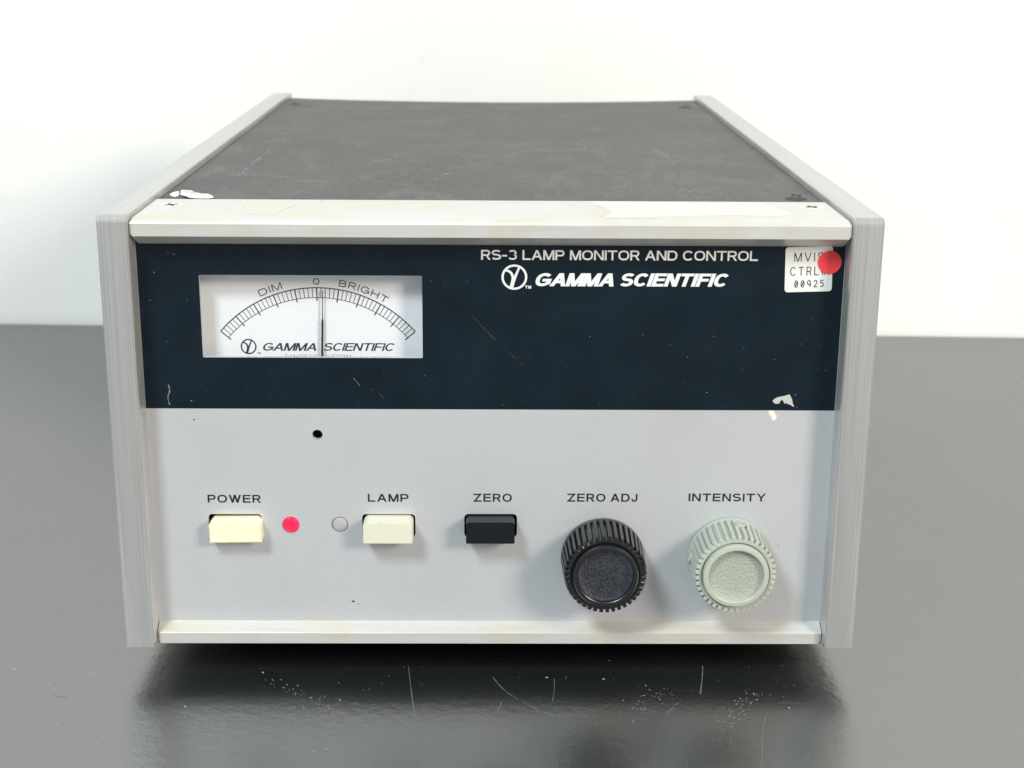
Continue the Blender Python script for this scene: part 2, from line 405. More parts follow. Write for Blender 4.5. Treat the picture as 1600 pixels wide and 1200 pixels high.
bmesh.ops.recalc_face_normals(bm, faces=bm.faces)
bmesh.ops.bevel(bm, geom=[e for e in bm.edges if all(v.co.z > ZT - 1 for v in e.verts)], offset=1.2, segments=3, affect='EDGES')
tt = obj('table_top', bm, M_table, table, sharp=40)
# scratches and dust lying on the table
def smooth(pts, n=6):
    out = []; P = [pts[0]] + list(pts) + [pts[-1]]
    for i in range(1, len(P) - 2):
        for k in range(n):
            t = k / n; q = []
            for d in range(2):
                a0, a1, a2, a3 = (P[i + j][d] for j in (-1, 0, 1, 2))
                q.append(.5 * (2 * a1 + (a2 - a0) * t + (2 * a0 - 5 * a1 + 4 * a2 - a3) * t * t + (3 * a1 - a0 - 3 * a2 + a3) * t ** 3))
            out.append(tuple(q))
    out.append(tuple(pts[-1])); return out
def vary(bm, pts, w, h, flat_='z', gap=.0):
    """thin uneven line in the x-y plane at height h (or the x-z plane at depth h)"""
    n = len(pts); L = []; Q = []
    for i in range(n):
        a, b = pts[max(i - 1, 0)], pts[min(i + 1, n - 1)]; dx, dz = b[0] - a[0], b[1] - a[1]; l = math.hypot(dx, dz) or 1
        ww = w * random.uniform(.35, 1.1) / 2 * (0.35 if i in (0, n - 1) else 1)
        p = [(pts[i][0] - dz / l * ww, pts[i][1] + dx / l * ww), (pts[i][0] + dz / l * ww, pts[i][1] - dx / l * ww)]
        cs = [(u, v, h) if flat_ == 'z' else (u, h, v) for u, v in p]
        L.append(bm.verts.new(cs[0])); Q.append(bm.verts.new(cs[1]))
    for i in range(n - 1):
        if random.random() < gap: continue
        bm.faces.new((L[i], Q[i], Q[i + 1], L[i + 1]))
def speck(bm, x, y, z, r, flat_='z'):
    n = random.choice((4, 5, 6)); a0 = random.random() * 6; st = random.uniform(.5, 1)
    vs = []
    for k in range(n):
        a = a0 + 2 * math.pi * k / n; rr = r * random.uniform(.6, 1.1)
        u, v = x + rr * math.cos(a), y + rr * math.sin(a) * st
        vs.append(bm.verts.new((u, v, z) if flat_ == 'z' else (u, z, v)))
    top = bm.verts.new((x, y, z + r * .5) if flat_ == 'z' else (x, z - r * .2, y))
    for k in range(n): bm.faces.new((vs[k], vs[(k + 1) % n], top))
bm = bmesh.new(); zt = ZT + .03
for pts, w_ in (([(0.56, 3.63), (4.54, -5.68), (11.89, -15.0), (17.66, -19.52), (23.62, -21.38)], .36),
               ([(65.06, 10.93), (63.65, 1.72), (61.86, -7.54)], .4), ([(79.5, -19), (77.0, -28.2), (72.8, -48.9), (66, -75)], .3),
               ([(-25.06, 10.69), (-22.82, -9.67), (-20.14, -30.16), (-17.69, -48.91), (-14, -80)], .22),
               ([(3.38, -12.33), (2.25, -17.3)], .35), ([(19.22, 2.44), (18.92, -5.65), (18.12, -11.92)], .2), ([(54.8, -12.6), (50.4, -19.5)], .3),
               ([(-128, -8), (-126, -9.4), (-123.5, -9.2)], .3), ([(-220, 120), (-214, 104), (-211, 96)], .35)):
    vary(bm, smooth(pts), w_, zt, gap=.06)
obj('scratches', bm, M_scratch, table, kind='stuff', sharp=None)
bm = bmesh.new()
def cloud(x0, y0, x1, y1, sp, n, r0=.08, r1=.32):
    for _ in range(n):
        t = random.random(); x = x0 + (x1 - x0) * t + random.gauss(0, sp); y = y0 + (y1 - y0) * t + random.gauss(0, sp)
        speck(bm, x, y, ZT + .02, random.uniform(r0, r1) * random.uniform(.6, 1))
cloud(-66, 2, -45, -20, 2.0, 50); cloud(-60, -8, -30, -32, 3.0, 70, .06, .24); cloud(-45, -22, -10, -32, 3.5, 110, .05, .22)
cloud(66, -26, 80, -5, 2.0, 80, .08, .34); cloud(52, -4, 40, -14, 2.5, 30, .08, .32); cloud(50, -10, 38, -22, 2.5, 34, .08, .3); cloud(0, -24, 70, -30, 4, 100, .05, .2)
cloud(-90, -26, 90, -24, 9, 160, .05, .16); cloud(-80, 0, 90, 0, 8, 90, .05, .22)
for x, y in ((-68.7, 6), (-144, 8), (-131, -2), (-178, -30), (-122, -26), (-107, -33), (-88, -15), (34, 2), (17, 3)): speck(bm, x, y, ZT + .02, .5)
for _ in range(60): speck(bm, random.uniform(-260, 260), random.uniform(-60, 260), ZT + .02, random.uniform(.15, .45))
obj('dust', bm, M_dust, table, kind='stuff', sharp=None)

# ================================================================== INSTRUMENT
ROOT = thing('lamp_monitor', 'grey and black bench instrument with a needle meter, three push buttons and two round knobs', 'instrument', (0, 174, ZT))
XI, XO, H, D = 99.2, 108.0, 129.2, 348.0
# side rails (front post and long side are one casting)
for s in (-1, 1):
    bm = bmesh.new()
    n = 8; pl = []
    for k in range(n + 1):
        t = k / n; pl.append((XI + .35 + (XO - XI - .7) * t, .1 - .14 * math.sin(math.pi * t)))
    pl = [(XI, .9), (XI, .5)][:1] + pl + [(XO, .9), (XO, D), (XI, D)]
    a = [bm.verts.new((s * x, y, 0.)) for x, y in pl]; b = [bm.verts.new((s * x, y, H)) for x, y in pl]; m = len(pl)
    for k in range(m): bm.faces.new((a[k], a[(k + 1) % m], b[(k + 1) % m], b[k]))
    bm.faces.new(a); bm.faces.new(b); bmesh.ops.recalc_face_normals(bm, faces=bm.faces)
    # bright chamfer where the front post meets the top
    r = bmesh.ops.bisect_plane(bm, geom=bm.verts[:] + bm.edges[:] + bm.faces[:], plane_co=(0, 0.0, H - 1.5), plane_no=(0, -1, 1.3), clear_outer=True)
    cut = [e for e in r['geom_cut'] if isinstance(e, bmesh.types.BMEdge)]
    bmesh.ops.edgeloop_fill(bm, edges=cut); bmesh.ops.recalc_face_normals(bm, faces=bm.faces)
    ed = [e for e in bm.edges if len(e.link_faces) == 2 and e.calc_face_angle(0) > .5]
    bmesh.ops.bevel(bm, geom=ed, offset=.25, segments=2, affect='EDGES', clamp_overlap=True)
    obj('side_rail', bm, M_rail, ROOT, 'left brushed aluminium side rail' if s < 0 else 'right brushed aluminium side rail', sharp=28)
# cross bars
XB = XI - .25
bm = bmesh.new()
prism_x(bm, [(.25, 123.5), (.25, 127.0), (.55, 127.6), (1.6, 128.15), (2.4, 128.3), (33.5, 128.3), (33.5, 124), (9, 122), (8.6, 120.1), (7.2, 120.1)], -XB, XB)
bmesh.ops.bevel(bm, geom=[e for e in bm.edges if abs(e.verts[0].co.x - e.verts[1].co.x) < .01 and min(v.co.y for v in e.verts) < 3], offset=.8, segments=3, affect='EDGES', clamp_overlap=True)
obj('top_front_bar', bm, M_bar, ROOT, sharp=20)
bm = bmesh.new()
prism_x(bm, [(2.8, .3), (2.8, 3.6), (3.0, 3.8), (7.0, 5.75), (9, 5.8), (30, 3.2), (30, .5), (3.3, .1)], -XB, XB)
bmesh.ops.bevel(bm, geom=[e for e in bm.edges if abs(e.verts[0].co.x - e.verts[1].co.x) < .01 and min(v.co.y for v in e.verts) < 2.9], offset=.6, segments=3, affect='EDGES', clamp_overlap=True)
obj('bottom_front_bar', bm, M_bar, ROOT, sharp=20)
# covers
bm = bmesh.new(); NX, NY = 24, 14; g = []
for j in range(NY + 1):
    row = []
    for i in range(NX + 1):
        x = -XI + .15 + (2 * XI - .3) * i / NX; y = 33.6 + (D - 6 - 33.6) * j / NY
        z = 127.3 - 1.5 * (1 - (x / XI) ** 2) * (j / NY) ** 2
        row.append((bm.verts.new((x, y, z)), bm.verts.new((x, y, z - 1.5))))
    g.append(row)
for j in range(NY):
    for i in range(NX):
        for q in (0, 1): bm.faces.new((g[j][i][q], g[j][i + 1][q], g[j + 1][i + 1][q], g[j + 1][i][q]))
for i in range(NX):
    for j in (0, NY): bm.faces.new((g[j][i][0], g[j][i + 1][0], g[j][i + 1][1], g[j][i][1]))
for j in range(NY):
    for i in (0, NX): bm.faces.new((g[j][i][0], g[j + 1][i][0], g[j + 1][i][1], g[j][i][1]))
bmesh.ops.recalc_face_normals(bm, faces=bm.faces)
cover = obj('top_cover', bm, M_vinyl, ROOT, 'black textured top cover with pale scuffs', sharp=40)
bm = bmesh.new(); zc = 127.36
for pts in ([(-82.6, 88), (-83, 110), (-81.3, 151)], [(60.6, 157), (63, 140), (63.4, 118)], [(-19.4, 79), (-15, 92), (-10.8, 109.6)], [(30, 100), (42, 96), (50, 92)], [(20, 150), (34, 160), (44, 176)], [(-42, 120), (-36, 128), (-34, 140)], [(38, 66), (52, 60), (70, 63)]):
    P2 = smooth(pts, 8); vary(bm, P2, .38, zc, gap=.4)
    for x, y in P2:
        for _ in range(3): speck(bm, x + random.gauss(0, 1), y + random.gauss(0, 3), zc - .05, random.uniform(.1, .3))
for _ in range(26):
    x, y = random.uniform(-85, 85), random.uniform(45, 300); a_ = random.uniform(-.9, .9); l_ = random.uniform(5, 22)
    vary(bm, smooth([(x, y), (x + l_ * .5 * math.cos(a_) + random.gauss(0, 1), y + l_ * .9 * math.sin(a_)), (x + l_ * math.cos(a_), y + l_ * 2 * math.sin(a_))], 5), random.uniform(.12, .28), zc, gap=.35)
for v in bm.verts: v.co.z -= 1.5 * (1 - (v.co.x / XI) ** 2) * max(0, (v.co.y - 33.6) / (D - 39.6)) ** 2 - .05
obj('scuff_marks', bm, M_scuff, cover, kind='stuff', sharp=None)
bm = bmesh.new(); box(bm, -XI + .2, XI - .2, 4.2, D - 5, -.35, .25); obj('bottom_cover', bm, M_rubber, ROOT)  # unseen; carried forward under the front bar to darken its reflection in the table
bm = bmesh.new(); box(bm, -XI + .2, XI - .2, D - 4.6, D - 2, .6, 125.0); obj('back_panel', bm, M_dark, ROOT)
for x in (-78, 78):
    for y in (46, 306):
        bm = bmesh.new(); lathe_z(bm, x, y, [(ZT + .05, 7), (ZT + 1, 8), (.3, 9), (.55, 9)]); obj('foot', bm, M_rubber, ROOT)

# front panel with its openings
YP = 7.0
WIN = (-82.0, -19.5, 87.4, 111.4)
BT = dict(power=(-82.9, -67.2, 32.6, 39.8), lamp=(-37.8, -22.2, 32.6, 39.9), zero=(-7.8, 7.7, 32.7, 40.0))
bm = bmesh.new()
plate(bm, [(-XI, 5.2), (XI, 5.2), (XI, 120.8), (-XI, 120.8)],
      [rrect(*WIN, .3, 2)] + [rrect(*v, 1.2) for v in BT.values()] + [circ(-50.2, 64.35, 1.5), circ(-58.8, 36.5, 2.55), circ(-44.4, 36.55, 2.45), circ(33.1, 26.8, 4), circ(70.6, 27, 4)], YP, YP + 1.6)
panel = obj('front_panel', bm, M_panel, ROOT, 'silver grey front panel', sharp=20, origin=(0, YP, 60))
bm = bmesh.new()
plate(bm, [(-XI + .1, 72.2), (XI - .1, 72.2), (XI - .1, 120.7), (-XI + .1, 120.7)], [rrect(WIN[0] + .02, WIN[1] - .02, WIN[2] + .02, WIN[3] - .02, .3, 2)], YP - .06, YP + .02)
band = obj('dark_band', bm, M_band, panel, 'glossy blue black band across the upper panel', sharp=20)
bm = bmesh.new(); box(bm, -XI + .3, XI - .3, 24, 25, 6, 119); obj('cavity_shade_sheet', bm, M_dark, ROOT)  # added dark sheet, stands for the shaded cavity behind the openings
for nm, (x, z) in dict(a=(-50.2, 64.35)).items():
    bm = bmesh.new(); lathe_y(bm, x, z, [(YP + 1.5, 1.9), (YP + 5, 1.9)], 24); obj('adjustment_hole', bm, M_dark, ROOT)

YT = YP - .03; YW = YP - .09
text('POWER', -82.8, -67.3, 43.35, 45.8, YT, .52, M_ink, panel, wh=.43, track=.52)
text('LAMP', -36.0, -24.1, 43.75, 46.2, YT, .52, M_ink, panel, wh=.43, track=.52)
text('ZERO', -5.1, 6.15, 43.85, 46.35, YT, .52, M_ink, panel, wh=.43, track=.52)
text('ZERO ADJ', 22.4, 43.0, 43.95, 46.45, YT, .52, M_ink, panel, wh=.43, track=.5, space=1.5)
text('INTENSITY', 58.0, 80.65, 44.15, 46.6, YT, .52, M_ink, panel, wh=.43, track=.52)
text('RS-3 LAMP MONITOR AND CONTROL', -2.95, 74.6, 116.05, 118.85, YW, .52, M_white, panel, wh=.46, track=.28, space=1.55)
bm = bmesh.new(); logo(bm, 6.39, 111.1, 3.62, YW); obj('round_logo', bm, M_white, panel, sharp=None)
text('TM', 9.4, 11.15, 107.85, 108.7, YW, .20, M_white, panel, track=.12)
text('GAMMA', 11.85, 35.5, 108.55, 112.3, YW, 1.15, M_white, panel, wh=.78, shear=.33, track=.02)
text('SCIENTIFIC', 35.75, 67.2, 108.6, 112.35, YW, 1.12, M_white, panel, wh=.78, shear=.33, track=.16)

# push buttons: (x0, x1, z0, z1, projection)
for nm, (x0, x1, z0, z1, pr, mt, lb) in dict(
        power=(-82.1, -67.0, 32.35, 38.9, 4.3, M_cream, 'yellowed cream button pushed in under POWER'),
        lamp=(-37.15, -22.75, 32.95, 39.45, 6.0, M_ivory, 'ivory button under LAMP'),
        zero=(-7.2, 6.95, 33.0, 39.6, 6.0, M_bbtn, 'black button under ZERO')).items():
    bm = bmesh.new(); box(bm, x0, x1, YP - pr, YP + 6, z0, z1)
    bmesh.ops.bevel(bm, geom=[e for e in bm.edges if abs(e.verts[0].co.y - e.verts[1].co.y) > 1 and e.verts[0].co.z > (z0 + z1) / 2], offset=1.0 if nm != 'zero' else .5, segments=1, affect='EDGES')
    if nm == 'power':
        bmesh.ops.bevel(bm, geom=[e for e in bm.edges if all(v.co.y < YP - pr + .01 for v in e.verts)], offset=.4, segments=2, affect='EDGES')
        bmesh.ops.rotate(bm, verts=bm.verts, cent=(-74.5, 8, 35.6), matrix=Matrix.Rotation(math.radians(-1.0), 3, 'Y'))
    else:
        bmesh.ops.bevel(bm, geom=[e for e in bm.edges if e.calc_length() > .3], offset=.16, segments=2, affect='EDGES', clamp_overlap=True)
    obj('push_button', bm, mt, ROOT, lb, sharp=25)
# indicator lamps, set a little into their holes
for x, mt, r, lb in ((-58.8, M_led, 2.5, 'glowing red indicator lamp'), (-44.4, M_ledw, 2.4, 'unlit pale indicator lamp')):
    bm = bmesh.new(); y0 = YP - (.7 if mt is M_led else .05)
    lathe_y(bm, x, 36.5, [(YP + 4, r), (y0 + .75, r), (y0 + .45, r * .95), (y0 + .22, r * .82), (y0 + .06, r * .5), (y0, .1)], 32)
    o = obj('indicator_lamp', bm, mt, ROOT, lb, sharp=60)

# knobs
def knob(cx, cz, px, pz, mat, dish, label, rot):
    """teeth all round; front centre is displaced by (px, pz) from the base centre"""
    N = 40; fr = (0, .50, .60, .90); ang = []
    for k in range(N):
        for f in fr: ang.append((2 * math.pi * (k + f) / N + rot, 1 if f in (0, .50) else 0))
    def ring(bm, y, r, cut=0.0, rr=None):
        t = (YP - y) / 15.5; ox, oz = cx + px * t, cz + pz * t
        return [bm.verts.new((ox + (r - (0 if up else cut)) * math.cos(a), y, oz + (r - (0 if up else cut)) * math.sin(a))) for a, up in ang]
    def skin(bm, rings, cap=True):
        m = len(rings[0])
        for a, b in zip(rings, rings[1:]):
            for k in range(m): bm.faces.new((a[k], a[(k + 1) % m], b[(k + 1) % m], b[k]))
        if cap: bm.faces.new(rings[-1])
        bmesh.ops.recalc_face_normals(bm, faces=bm.faces)
    bm = bmesh.new()
    c_ = 1.0
    rings = [ring(bm, YP - .3, 12.0), ring(bm, YP - .45, 12.35), ring(bm, YP - 1.9, 12.3), ring(bm, YP - 2.0, 12.3, c_), ring(bm, YP - 13.4, 11.9, c_),
             ring(bm, YP - 13.9, 11.6, c_), ring(bm, YP - 14.0, 10.6), ring(bm, YP - 13.9, 10.0), ring(bm, YP - 13.3, 9.95), ring(bm, YP - 13.2, 9.6)]
    skin(bm, rings)
    k = obj('knob', bm, mat, ROOT, label, sharp=22)
    bm = bmesh.new()
    rings = [ring(bm, YP - 13.25, 9.55), ring(bm, YP - 14.9, 9.5), ring(bm, YP - 15.2, 9.35), ring(bm, YP - 15.3, 9.1), ring(bm, YP - 15.3, 8.15), ring(bm, YP - 15.15, 7.95), ring(bm, YP - 14.0, 7.85), ring(bm, YP - 13.9, 7.8)]
    skin(bm, rings, False); obj('knob_ring', bm, mat, k, sharp=30)
    bm = bmesh.new(); rings = [ring(bm, YP - 14.1, 7.84), ring(bm, YP - 13.75, 7.0), ring(bm, YP - 13.6, 5), ring(bm, YP - 13.55, 2)]
    skin(bm, rings); obj('knob_dish', bm, dish, k, sharp=60)
    return k
knob(33.1, 26.6, .0, .0, M_black, M_dishk, 'black ribbed knob under ZERO ADJ', .03)
kg = knob(70.6, 26.8, .0, .0, M_green, M_dishg, 'pale green ribbed knob under INTENSITY', .05)
for a in (80, 172):
    A = math.radians(a); bm = bmesh.new(); n = 20
    ux_ = Vector((math.cos(A), 0, math.sin(A))); ty = Vector((0, 1, 0)); tz = ux_.cross(ty); c0 = Vector((70.6, YP - 5.2, 26.8))
    rg = []
    for rr, h_ in ((1.5, 11.2), (1.5, 12.5), (1.3, 12.75), (1.0, 12.7), (.9, 11.4)):
        rg.append([bm.verts.new(c0 + ux_ * h_ + ty * rr * math.cos(2 * math.pi * k / n) + tz * rr * math.sin(2 * math.pi * k / n)) for k in range(n)])
    for p1, p2 in zip(rg, rg[1:]):
        for k in range(n): bm.faces.new((p1[k], p1[(k + 1) % n], p2[(k + 1) % n], p2[k]))
    bm.faces.new(rg[-1]); bmesh.ops.recalc_face_normals(bm, faces=bm.faces)
    obj('set_screw', bm, M_green, kg)

# meter
YF = 13.0
bm = bmesh.new()
x0, x1, z0, z1 = -83.3, -19.3, 85.0, 111.9
for q, (xa, xb, za, zb, m_) in enumerate(((x0 - 2, x0, z0, z1, 0), (x1, x1 + 1, z0, z1, 0), (x0, x1, z1, z1 + 1, 0), (x0, x1, z0 - 1, z0, 0))):
    box(bm, xa, xb, YP + 1.7, YF - .1, za, zb)
meter = obj('meter', bm, M_case, ROOT, 'white needle meter set in the dark band', sharp=30)
bm = bmesh.new(); box(bm, -86, -17, YF, YF + 1, 80, 113.5); face = obj('dial_face', bm, M_face, meter, sharp=30)
bm = bmesh.new(); box(bm, -84, -18.2, YP + 1.75, YP + 2.5, 86.2, 111.8)
bm.free(); bm = bmesh.new(); box(bm, WIN[0] + .02, WIN[1] - .02, YP + .5, YP + 1.2, WIN[2] + .02, WIN[3] - .02); obj('meter_window', bm, M_glass, meter, sharp=None)
def circle3(a, b, c):
    ax, ay = a; bx, by = b; cx_, cy_ = c
    d = 2 * (ax * (by - cy_) + bx * (cy_ - ay) + cx_ * (ay - by))
    ux2 = ((ax * ax + ay * ay) * (by - cy_) + (bx * bx + by * by) * (cy_ - ay) + (cx_ * cx_ + cy_ * cy_) * (ay - by)) / d
    uy2 = ((ax * ax + ay * ay) * (cx_ - bx) + (bx * bx + by * by) * (ax - cx_) + (cx_ * cx_ + cy_ * cy_) * (bx - ax)) / d
    return ux2, uy2, math.hypot(ax - ux2, ay - uy2)
CX, CZ, RO = circle3((-77.69, 93.56), (-49.89, 106.46), (-21.93, 93.7))
RI = RO - 2.85; RM = RO - 3.8
aL = math.atan2(93.56 - CZ, -77.69 - CX); aR = math.atan2(93.7 - CZ, -21.93 - CX)
YD = YF - .05
bm = bmesh.new(); I3 = lambda a, b, c: (a, b, c)
pol = lambda r, t: (CX + r * math.cos(t), CZ + r * math.sin(t))
ribbon(bm, [pol(RO, aL + (aR - aL) * k / 80) for k in range(81)], .15, .15, YD, I3)
ribbon(bm, [pol(RI, aL + (aR - aL) * k / 80) for k in range(81)], .09, .09, YD - .004, I3)
for k in range(51):
    t = aL + (aR - aL) * k / 50; mj = k % 5 == 0
    w_ = .15 if mj else .085
    ribbon(bm, [pol(RO, t), pol(RM if mj else RI, t)], w_, w_, YD - (.012 if mj else .008), I3)
obj('scale', bm, M_inkb, meter, sharp=None)
def arc_text(s, t0, t1, r, H_, wt):
    bm = bmesh.new(); L_ = abs(t1 - t0) * r; hx = wt / 2
    k, pos = layout(s, H_, L_, hx, H_ * .30, H_ * .4)
    for c, x in pos:
        wdt = GL[c][0] * k + wt; xm = x + wdt / 2; th = t0 - xm / r
        er = (math.cos(th), math.sin(th)); et = (math.sin(th), -math.cos(th))
        def T(a, b, cc, er=er, et=et): return (CX + er[0] * (r + cc) + et[0] * a, b, CZ + er[1] * (r + cc) + et[1] * a)
        glyph(bm, c, -wdt / 2, 0, H_, k, hx, hx, T, 0, YD)
    obj('dial_lettering', bm, M_inkb, meter, sharp=None)
ang = lambda x, z: math.atan2(z - CZ, x - CX)
rt = RO + .95
arc_text('DIM', ang(-65.85, 103.6), ang(-59.5, 106.1), rt, 1.95, .27)
arc_text('BRIGHT', ang(-43.6, 107.0), ang(-30.0, 102.2), rt, 1.95, .27)
bm = bmesh.new(); ribbon(bm, circ(-49.92, 108.3, .82, 28), .13, .13, YD, I3, True); obj('dial_lettering', bm, M_inkb, meter, sharp=None)
bm = bmesh.new(); logo(bm, -69.9, 89.05, 2.28, YD); obj('dial_logo', bm, M_inkb, meter, sharp=None)
text('TM', -67.55, -66.5, 86.9, 87.35, YD, .1, M_inkb, meter, name='dial_lettering', track=.08)
text('GAMMA', -66.1, -49.7, 87.85, 90.15, YD, .54, M_inkb, meter, wh=.34, shear=.36, track=.12, name='dial_lettering')
text('SCIENTIFIC', -48.55, -27.5, 87.9, 90.2, YD, .50, M_inkb, meter, wh=.34, shear=.36, track=.2, name='dial_lettering')
text('SAN DIEGO', -59.6, -50.1, 85.25, 86.75, YD, .09, M_inkl, meter, name='dial_lettering')
text('CALIFORNIA', -49.1, -40.3, 85.25, 86.75, YD, .09, M_inkl, meter, name='dial_lettering')
# needle, standing off the dial
bm = bmesh.new(); YN = YF - 1.1
nd = [(-48.9, 82), (-48.35, 97.0), (-48.3, 97.8), (-48.05, 105.9)]; hw = [.30, .27, .12, .10]
vs = [[bm.verts.new((x + sx * w2, YN + dy, z)) for sx, dy in ((-1, 0), (1, 0), (1, .35), (-1, .35))] for (x, z), w2 in zip(nd, hw)]
for a, b in zip(vs, vs[1:]):
    for k in range(4): bm.faces.new((a[k], a[(k + 1) % 4], b[(k + 1) % 4], b[k]))
bm.faces.new(vs[0]); bm.faces.new(vs[-1]); bmesh.ops.recalc_face_normals(bm, faces=bm.faces)
obj('needle', bm, M_needle, meter)

# inventory sticker and the red dot over its corner
def sheet_xz(bm, pts, y, th):
    a = [bm.verts.new((x, y - th, z)) for x, z in pts]; b = [bm.verts.new((x, y, z)) for x, z in pts]; n = len(pts)
    bm.faces.new(a); bm.faces.new(b)
    for k in range(n): bm.faces.new((a[k], a[(k + 1) % n], b[(k + 1) % n], b[k]))
    bmesh.ops.recalc_face_normals(bm, faces=bm.faces)
sa = math.radians(1.8); SC = (89.05, 113.75)
rot = lambda u, v: (SC[0] + u * math.cos(sa) - v * math.sin(sa), SC[1] + u * math.sin(sa) + v * math.cos(sa))
bm = bmesh.new(); sheet_xz(bm, [rot(u, v) for u, v in rrect(-6.65, 6.65, -6.45, 6.45, .9)], YP - .08, .12)
stk = obj('white_sticker', bm, M_paper, ROOT, 'small white inventory sticker reading MVIS CTRL# 00925', sharp=30)
YS = YP - .215
def srow(s, u0, u1, v0, v1):
    bm = bmesh.new()
    T = lambda a, b, c: (rot(a, c)[0], b, rot(a, c)[1])
    text(s, u0, u1, v0, v1, YS, .26, M_ink, None, track=.75, bm=bm, T=T)
    obj('sticker_lettering', bm, M_ink, stk, sharp=None)
srow('MVIS', -4.15, 4.2, 2.25, 4.75); srow('CTRL#', -5.2, 4.9, -1.75, .75); srow('00925', -3.95, 4.35, -5.2, -3.1)
bm = bmesh.new(); sheet_xz(bm, circ(94.8, 115.75, 3.3, 48), YP - .24, .16); obj('red_dot_sticker', bm, M_red, ROOT, 'round red sticker dot over the corner of the white sticker')
# glue residue
bm = bmesh.new(); sheet_xz(bm, [(80.99, 75.09), (81.7, 75.8), (82.5, 76.19), (84, 76.5), (85.85, 77.02), (86.3, 76.2), (86.6, 75.52), (86.9, 74.3), (87.38, 73.34), (86.9, 73.4), (86.3, 73.88), (85.6, 74.1), (84.96, 74.42), (84.44, 74.29), (84.1, 75.1), (83.6, 75.37), (83.2, 74.9), (83.0, 74.28), (82.5, 74.3), (82.09, 74.14), (81.4, 74.5)], YP - .065, .06)
obj('glue_residue', bm, M_residue, panel, sharp=None)
bm = bmesh.new(); sheet_xz(bm, [(79.98, 72.08), (81.0, 72.15), (81.55, 72.17), (81.9, 71.2), (82.57, 70.31), (82.2, 69.6), (82.16, 69.15), (81.6, 69.1), (81.19, 69.26), (80.9, 70.2), (80.17, 71.12)], YP - .005, .06)
obj('glue_residue', bm, M_residue2, panel, sharp=None)
bm = bmesh.new()
vary(bm, smooth([(-92.3, 79.5), (-92.0, 77.5), (-92.6, 75.5), (-92.2, 73.2)]), .45, YP - .07, 'y')
vary(bm, smooth([(-5.5, 100.0), (0, 94), (9.5, 85)]), .06, YP - .07, 'y', gap=.25)
vary(bm, smooth([(-39.5, 81.5), (-38.3, 80.2), (-37.6, 79)]), .16, YP - .07, 'y'); vary(bm, [(-32.0, 76.8), (-30.8, 75.5)], .22, YP - .07, 'y')
for x, z, r in ((-88.6, 117.2, .3), (-90.2, 117.6, .2), (-94.4, 112, .25), (-96.0, 104, .35), (43, 94.5, .2), (56, 88, .25), (91, 99.6, .22), (28, 94, .2), (87.5, 76.9, .25), (-92, 92, .2), (-86, 74.5, .3), (62, 77.5, .3), (-34, 78, .2)):
    speck(bm, x, z, YP - .062, r, 'y')
for _ in range(90): speck(bm, random.uniform(-97, 97), random.choice((random.uniform(73, 86), random.uniform(73, 119))), YP - .062, random.uniform(.05, .14), 'y')
bmesh.ops.delete(bm, geom=[v for v in bm.verts if WIN[0] - .3 < v.co.x < WIN[1] + .3 and WIN[2] - .3 < v.co.z < WIN[3] + .3], context='VERTS')
obj('scuff_marks', bm, M_scratch, panel, kind='stuff', sharp=None)
bm = bmesh.new()
for x, z, r in ((-85.5, 68.8, .35), (-84.1, 69.3, .15), (-80.5, 27, .2), (-41, 12, .5), (-39.5, 11, .3)): speck(bm, x, z, YP - .01, r, 'y')
obj('dirt_specks', bm, M_ink, panel, kind='stuff', sharp=None)

# screws
def screw(x, y, z, r, mat, lab, dome=.5):
    bm = bmesh.new(); lathe_z(bm, x, y, [(z - 1, r * .9), (z + .05, r), (z + dome * .55, r * .9), (z + dome * .9, r * .6), (z + dome, r * .3)], 32)
    s = obj('screw', bm, mat, ROOT, lab, sharp=50)
    bm = bmesh.new()
    for q, an in enumerate((.5, .5 + math.pi / 2)):
        b2 = bmesh.new(); box(b2, -r * .55, r * .55, -r * .11, r * .11, -.1, .05 + q * .02)
        mt = Matrix.Translation((x, y, z + dome)) @ Matrix.Rotation(an, 4, 'Z')
        for v in b2.verts: v.co = mt @ v.co
        me = bpy.data.meshes.new('tmp'); b2.to_mesh(me); b2.free(); bm.from_mesh(me); bpy.data.meshes.remove(me)
    obj('cross_slot', bm, M_dark, s)
screw(-93.8, 315.3, 127.25, 3.5, M_chrome, 'steel screw at the back left of the cover')
screw(91.1, 311.2, 127.25, 3.5, M_chrome, 'steel screw at the back right of the cover')
screw(92.2, 46, 127.3, 3.4, M_chrome, 'steel screw at the front right of the cover', 1.0)
screw(-91.2, 45, 127.1, 3.4, M_chrome, 'steel screw under the torn paper', .3)
screw(-92.0, 22.9, 128.3, 3.6, M_screwp, 'countersunk screw at the left of the top bar', .12)
screw(92.6, 24.6, 128.3, 3.6, M_screwp, 'countersunk screw at the right of the top bar', .12)

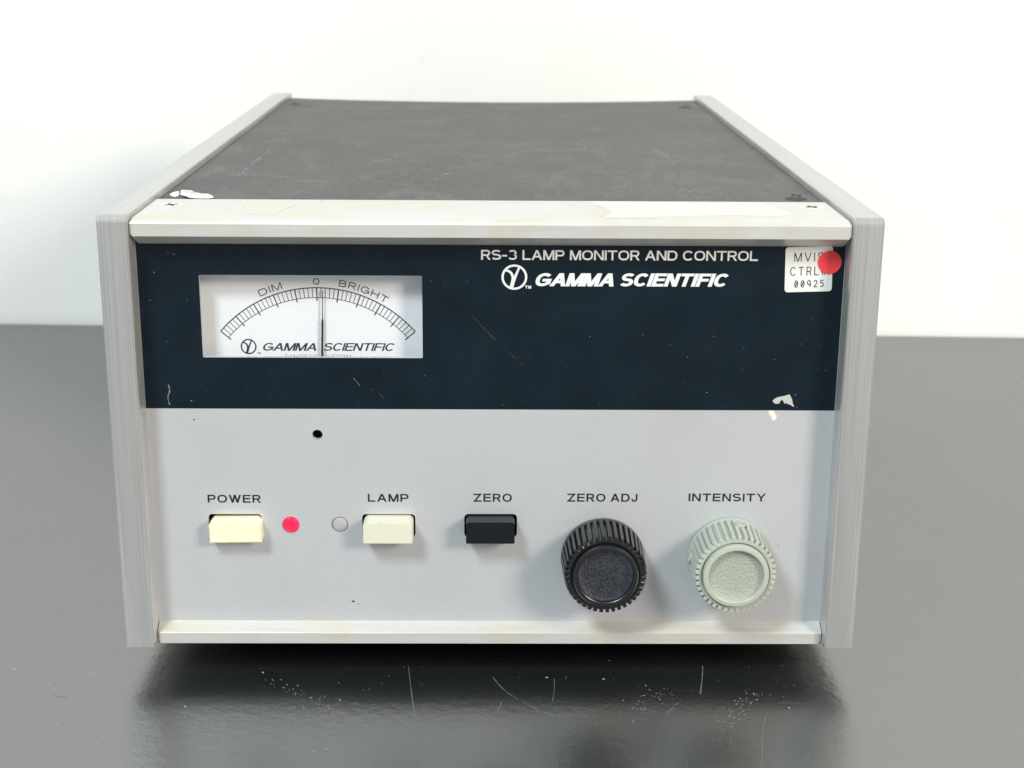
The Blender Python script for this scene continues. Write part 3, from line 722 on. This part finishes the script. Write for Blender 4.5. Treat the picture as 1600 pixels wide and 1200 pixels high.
# torn paper label on the front left corner of the cover
bm = bmesh.new()
def torn(pts, zf, th=.18):
    a = [bm.verts.new((x, y, zf(x, y) + th)) for x, y in pts]; b = [bm.verts.new((x, y, zf(x, y))) for x, y in pts]; n = len(pts)
    bm.faces.new(a); bm.faces.new(b)
    for k in range(n): bm.faces.new((a[k], a[(k + 1) % n], b[(k + 1) % n], b[k]))
torn([(-97.2, 46), (-97.3, 49), (-96.8, 51.2), (-95.7, 52.6), (-95.2, 50.2), (-94.6, 47.5), (-94.2, 44.5), (-94.6, 42.2), (-95.4, 42.5), (-96.4, 44)], lambda x, y: 127.40)
torn([(-95.0, 51.4), (-94.4, 53.0), (-93.0, 53.2), (-91.6, 51.6), (-90.3, 48.5), (-87.9, 46.8), (-85.4, 45.2), (-83.6, 42.5), (-82.9, 39.8), (-84.2, 38.3), (-87, 38.0), (-89.8, 38.7), (-91.3, 41.2), (-92.6, 43.2), (-94.0, 45.4), (-94.2, 48.6)], lambda x, y: 127.72 + .12 * math.sin(x * 1.3))
bmesh.ops.recalc_face_normals(bm, faces=bm.faces)
pap = obj('torn_label', bm, M_paper, ROOT, 'torn white paper label on the cover corner', sharp=50)
bm = bmesh.new()
for k in range(7):
    x = -93.6 + k * .62; vary(bm, [(x, 50.4 - k * .55), (x + .5, 49.6 - k * .5), (x + .25, 48.4 - k * .5), (x + .75, 48.6 - k * .5)], .3, 128.06)
obj('label_print', bm, flat('faded_blue_ink', (.10, .22, .33), .6), pap, kind='stuff', sharp=None)

# clear packing tape still stuck on the top bar, and a hair on it
t = NT('old_clear_tape'); t.p(color=t.mix(t.noise(.2, 4, .6), (.68, .675, .65), (.62, .61, .58)), rough=.38, metal=.2); M_tape = t.m
t = NT('old_brown_tape'); t.p(color=t.mix(t.noise(.2, 4, .6), (.64, .60, .56), (.60, .55, .50)), rough=.42, metal=.2); M_tape2 = t.m
bm = bmesh.new()
def strip(bm, pts, z):
    a = [bm.verts.new((x, y, z)) for x, y in pts]; b = [bm.verts.new((x, y, z - .05)) for x, y in pts]; n = len(pts)
    bm.faces.new(a); bm.faces.new(b)
    for k in range(n): bm.faces.new((a[k], a[(k + 1) % n], b[(k + 1) % n], b[k]))
    bmesh.ops.recalc_face_normals(bm, faces=bm.faces)
strip(bm, [(30, 4), (34, 14), (28, 33), (78, 33), (82.5, 22), (84.5, 12), (80, 9), (66, 10), (50, 8)], 128.37)
obj('tape_remnant', bm, M_tape, ROOT, 'pale tape remnant on the top bar', sharp=None)
bm = bmesh.new(); strip(bm, [(-74, 33), (-71, 22), (-68, 8), (-60, 7), (-58.5, 16), (-56, 26), (-57.5, 33)], 128.37)
obj('tape_remnant', bm, M_tape2, ROOT, 'pinkish tape remnant on the top bar', sharp=None)
bm = bmesh.new(); vary(bm, smooth([(30, 6.5), (34, 4.6), (39, 4.4), (44, 4.2), (45.5, 5.4)]), .16, 128.45); vary(bm, smooth([(22, 26), (26, 22), (30, 23.5), (34, 20)]), .12, 128.45)
vary(bm, [(-50, 29), (-49.4, 30.5)], .6, 128.45); vary(bm, [(-60, 5), (-56, 5.2)], .25, 128.45)
obj('hair_and_specks', bm, M_ink, ROOT, kind='stuff', sharp=None)
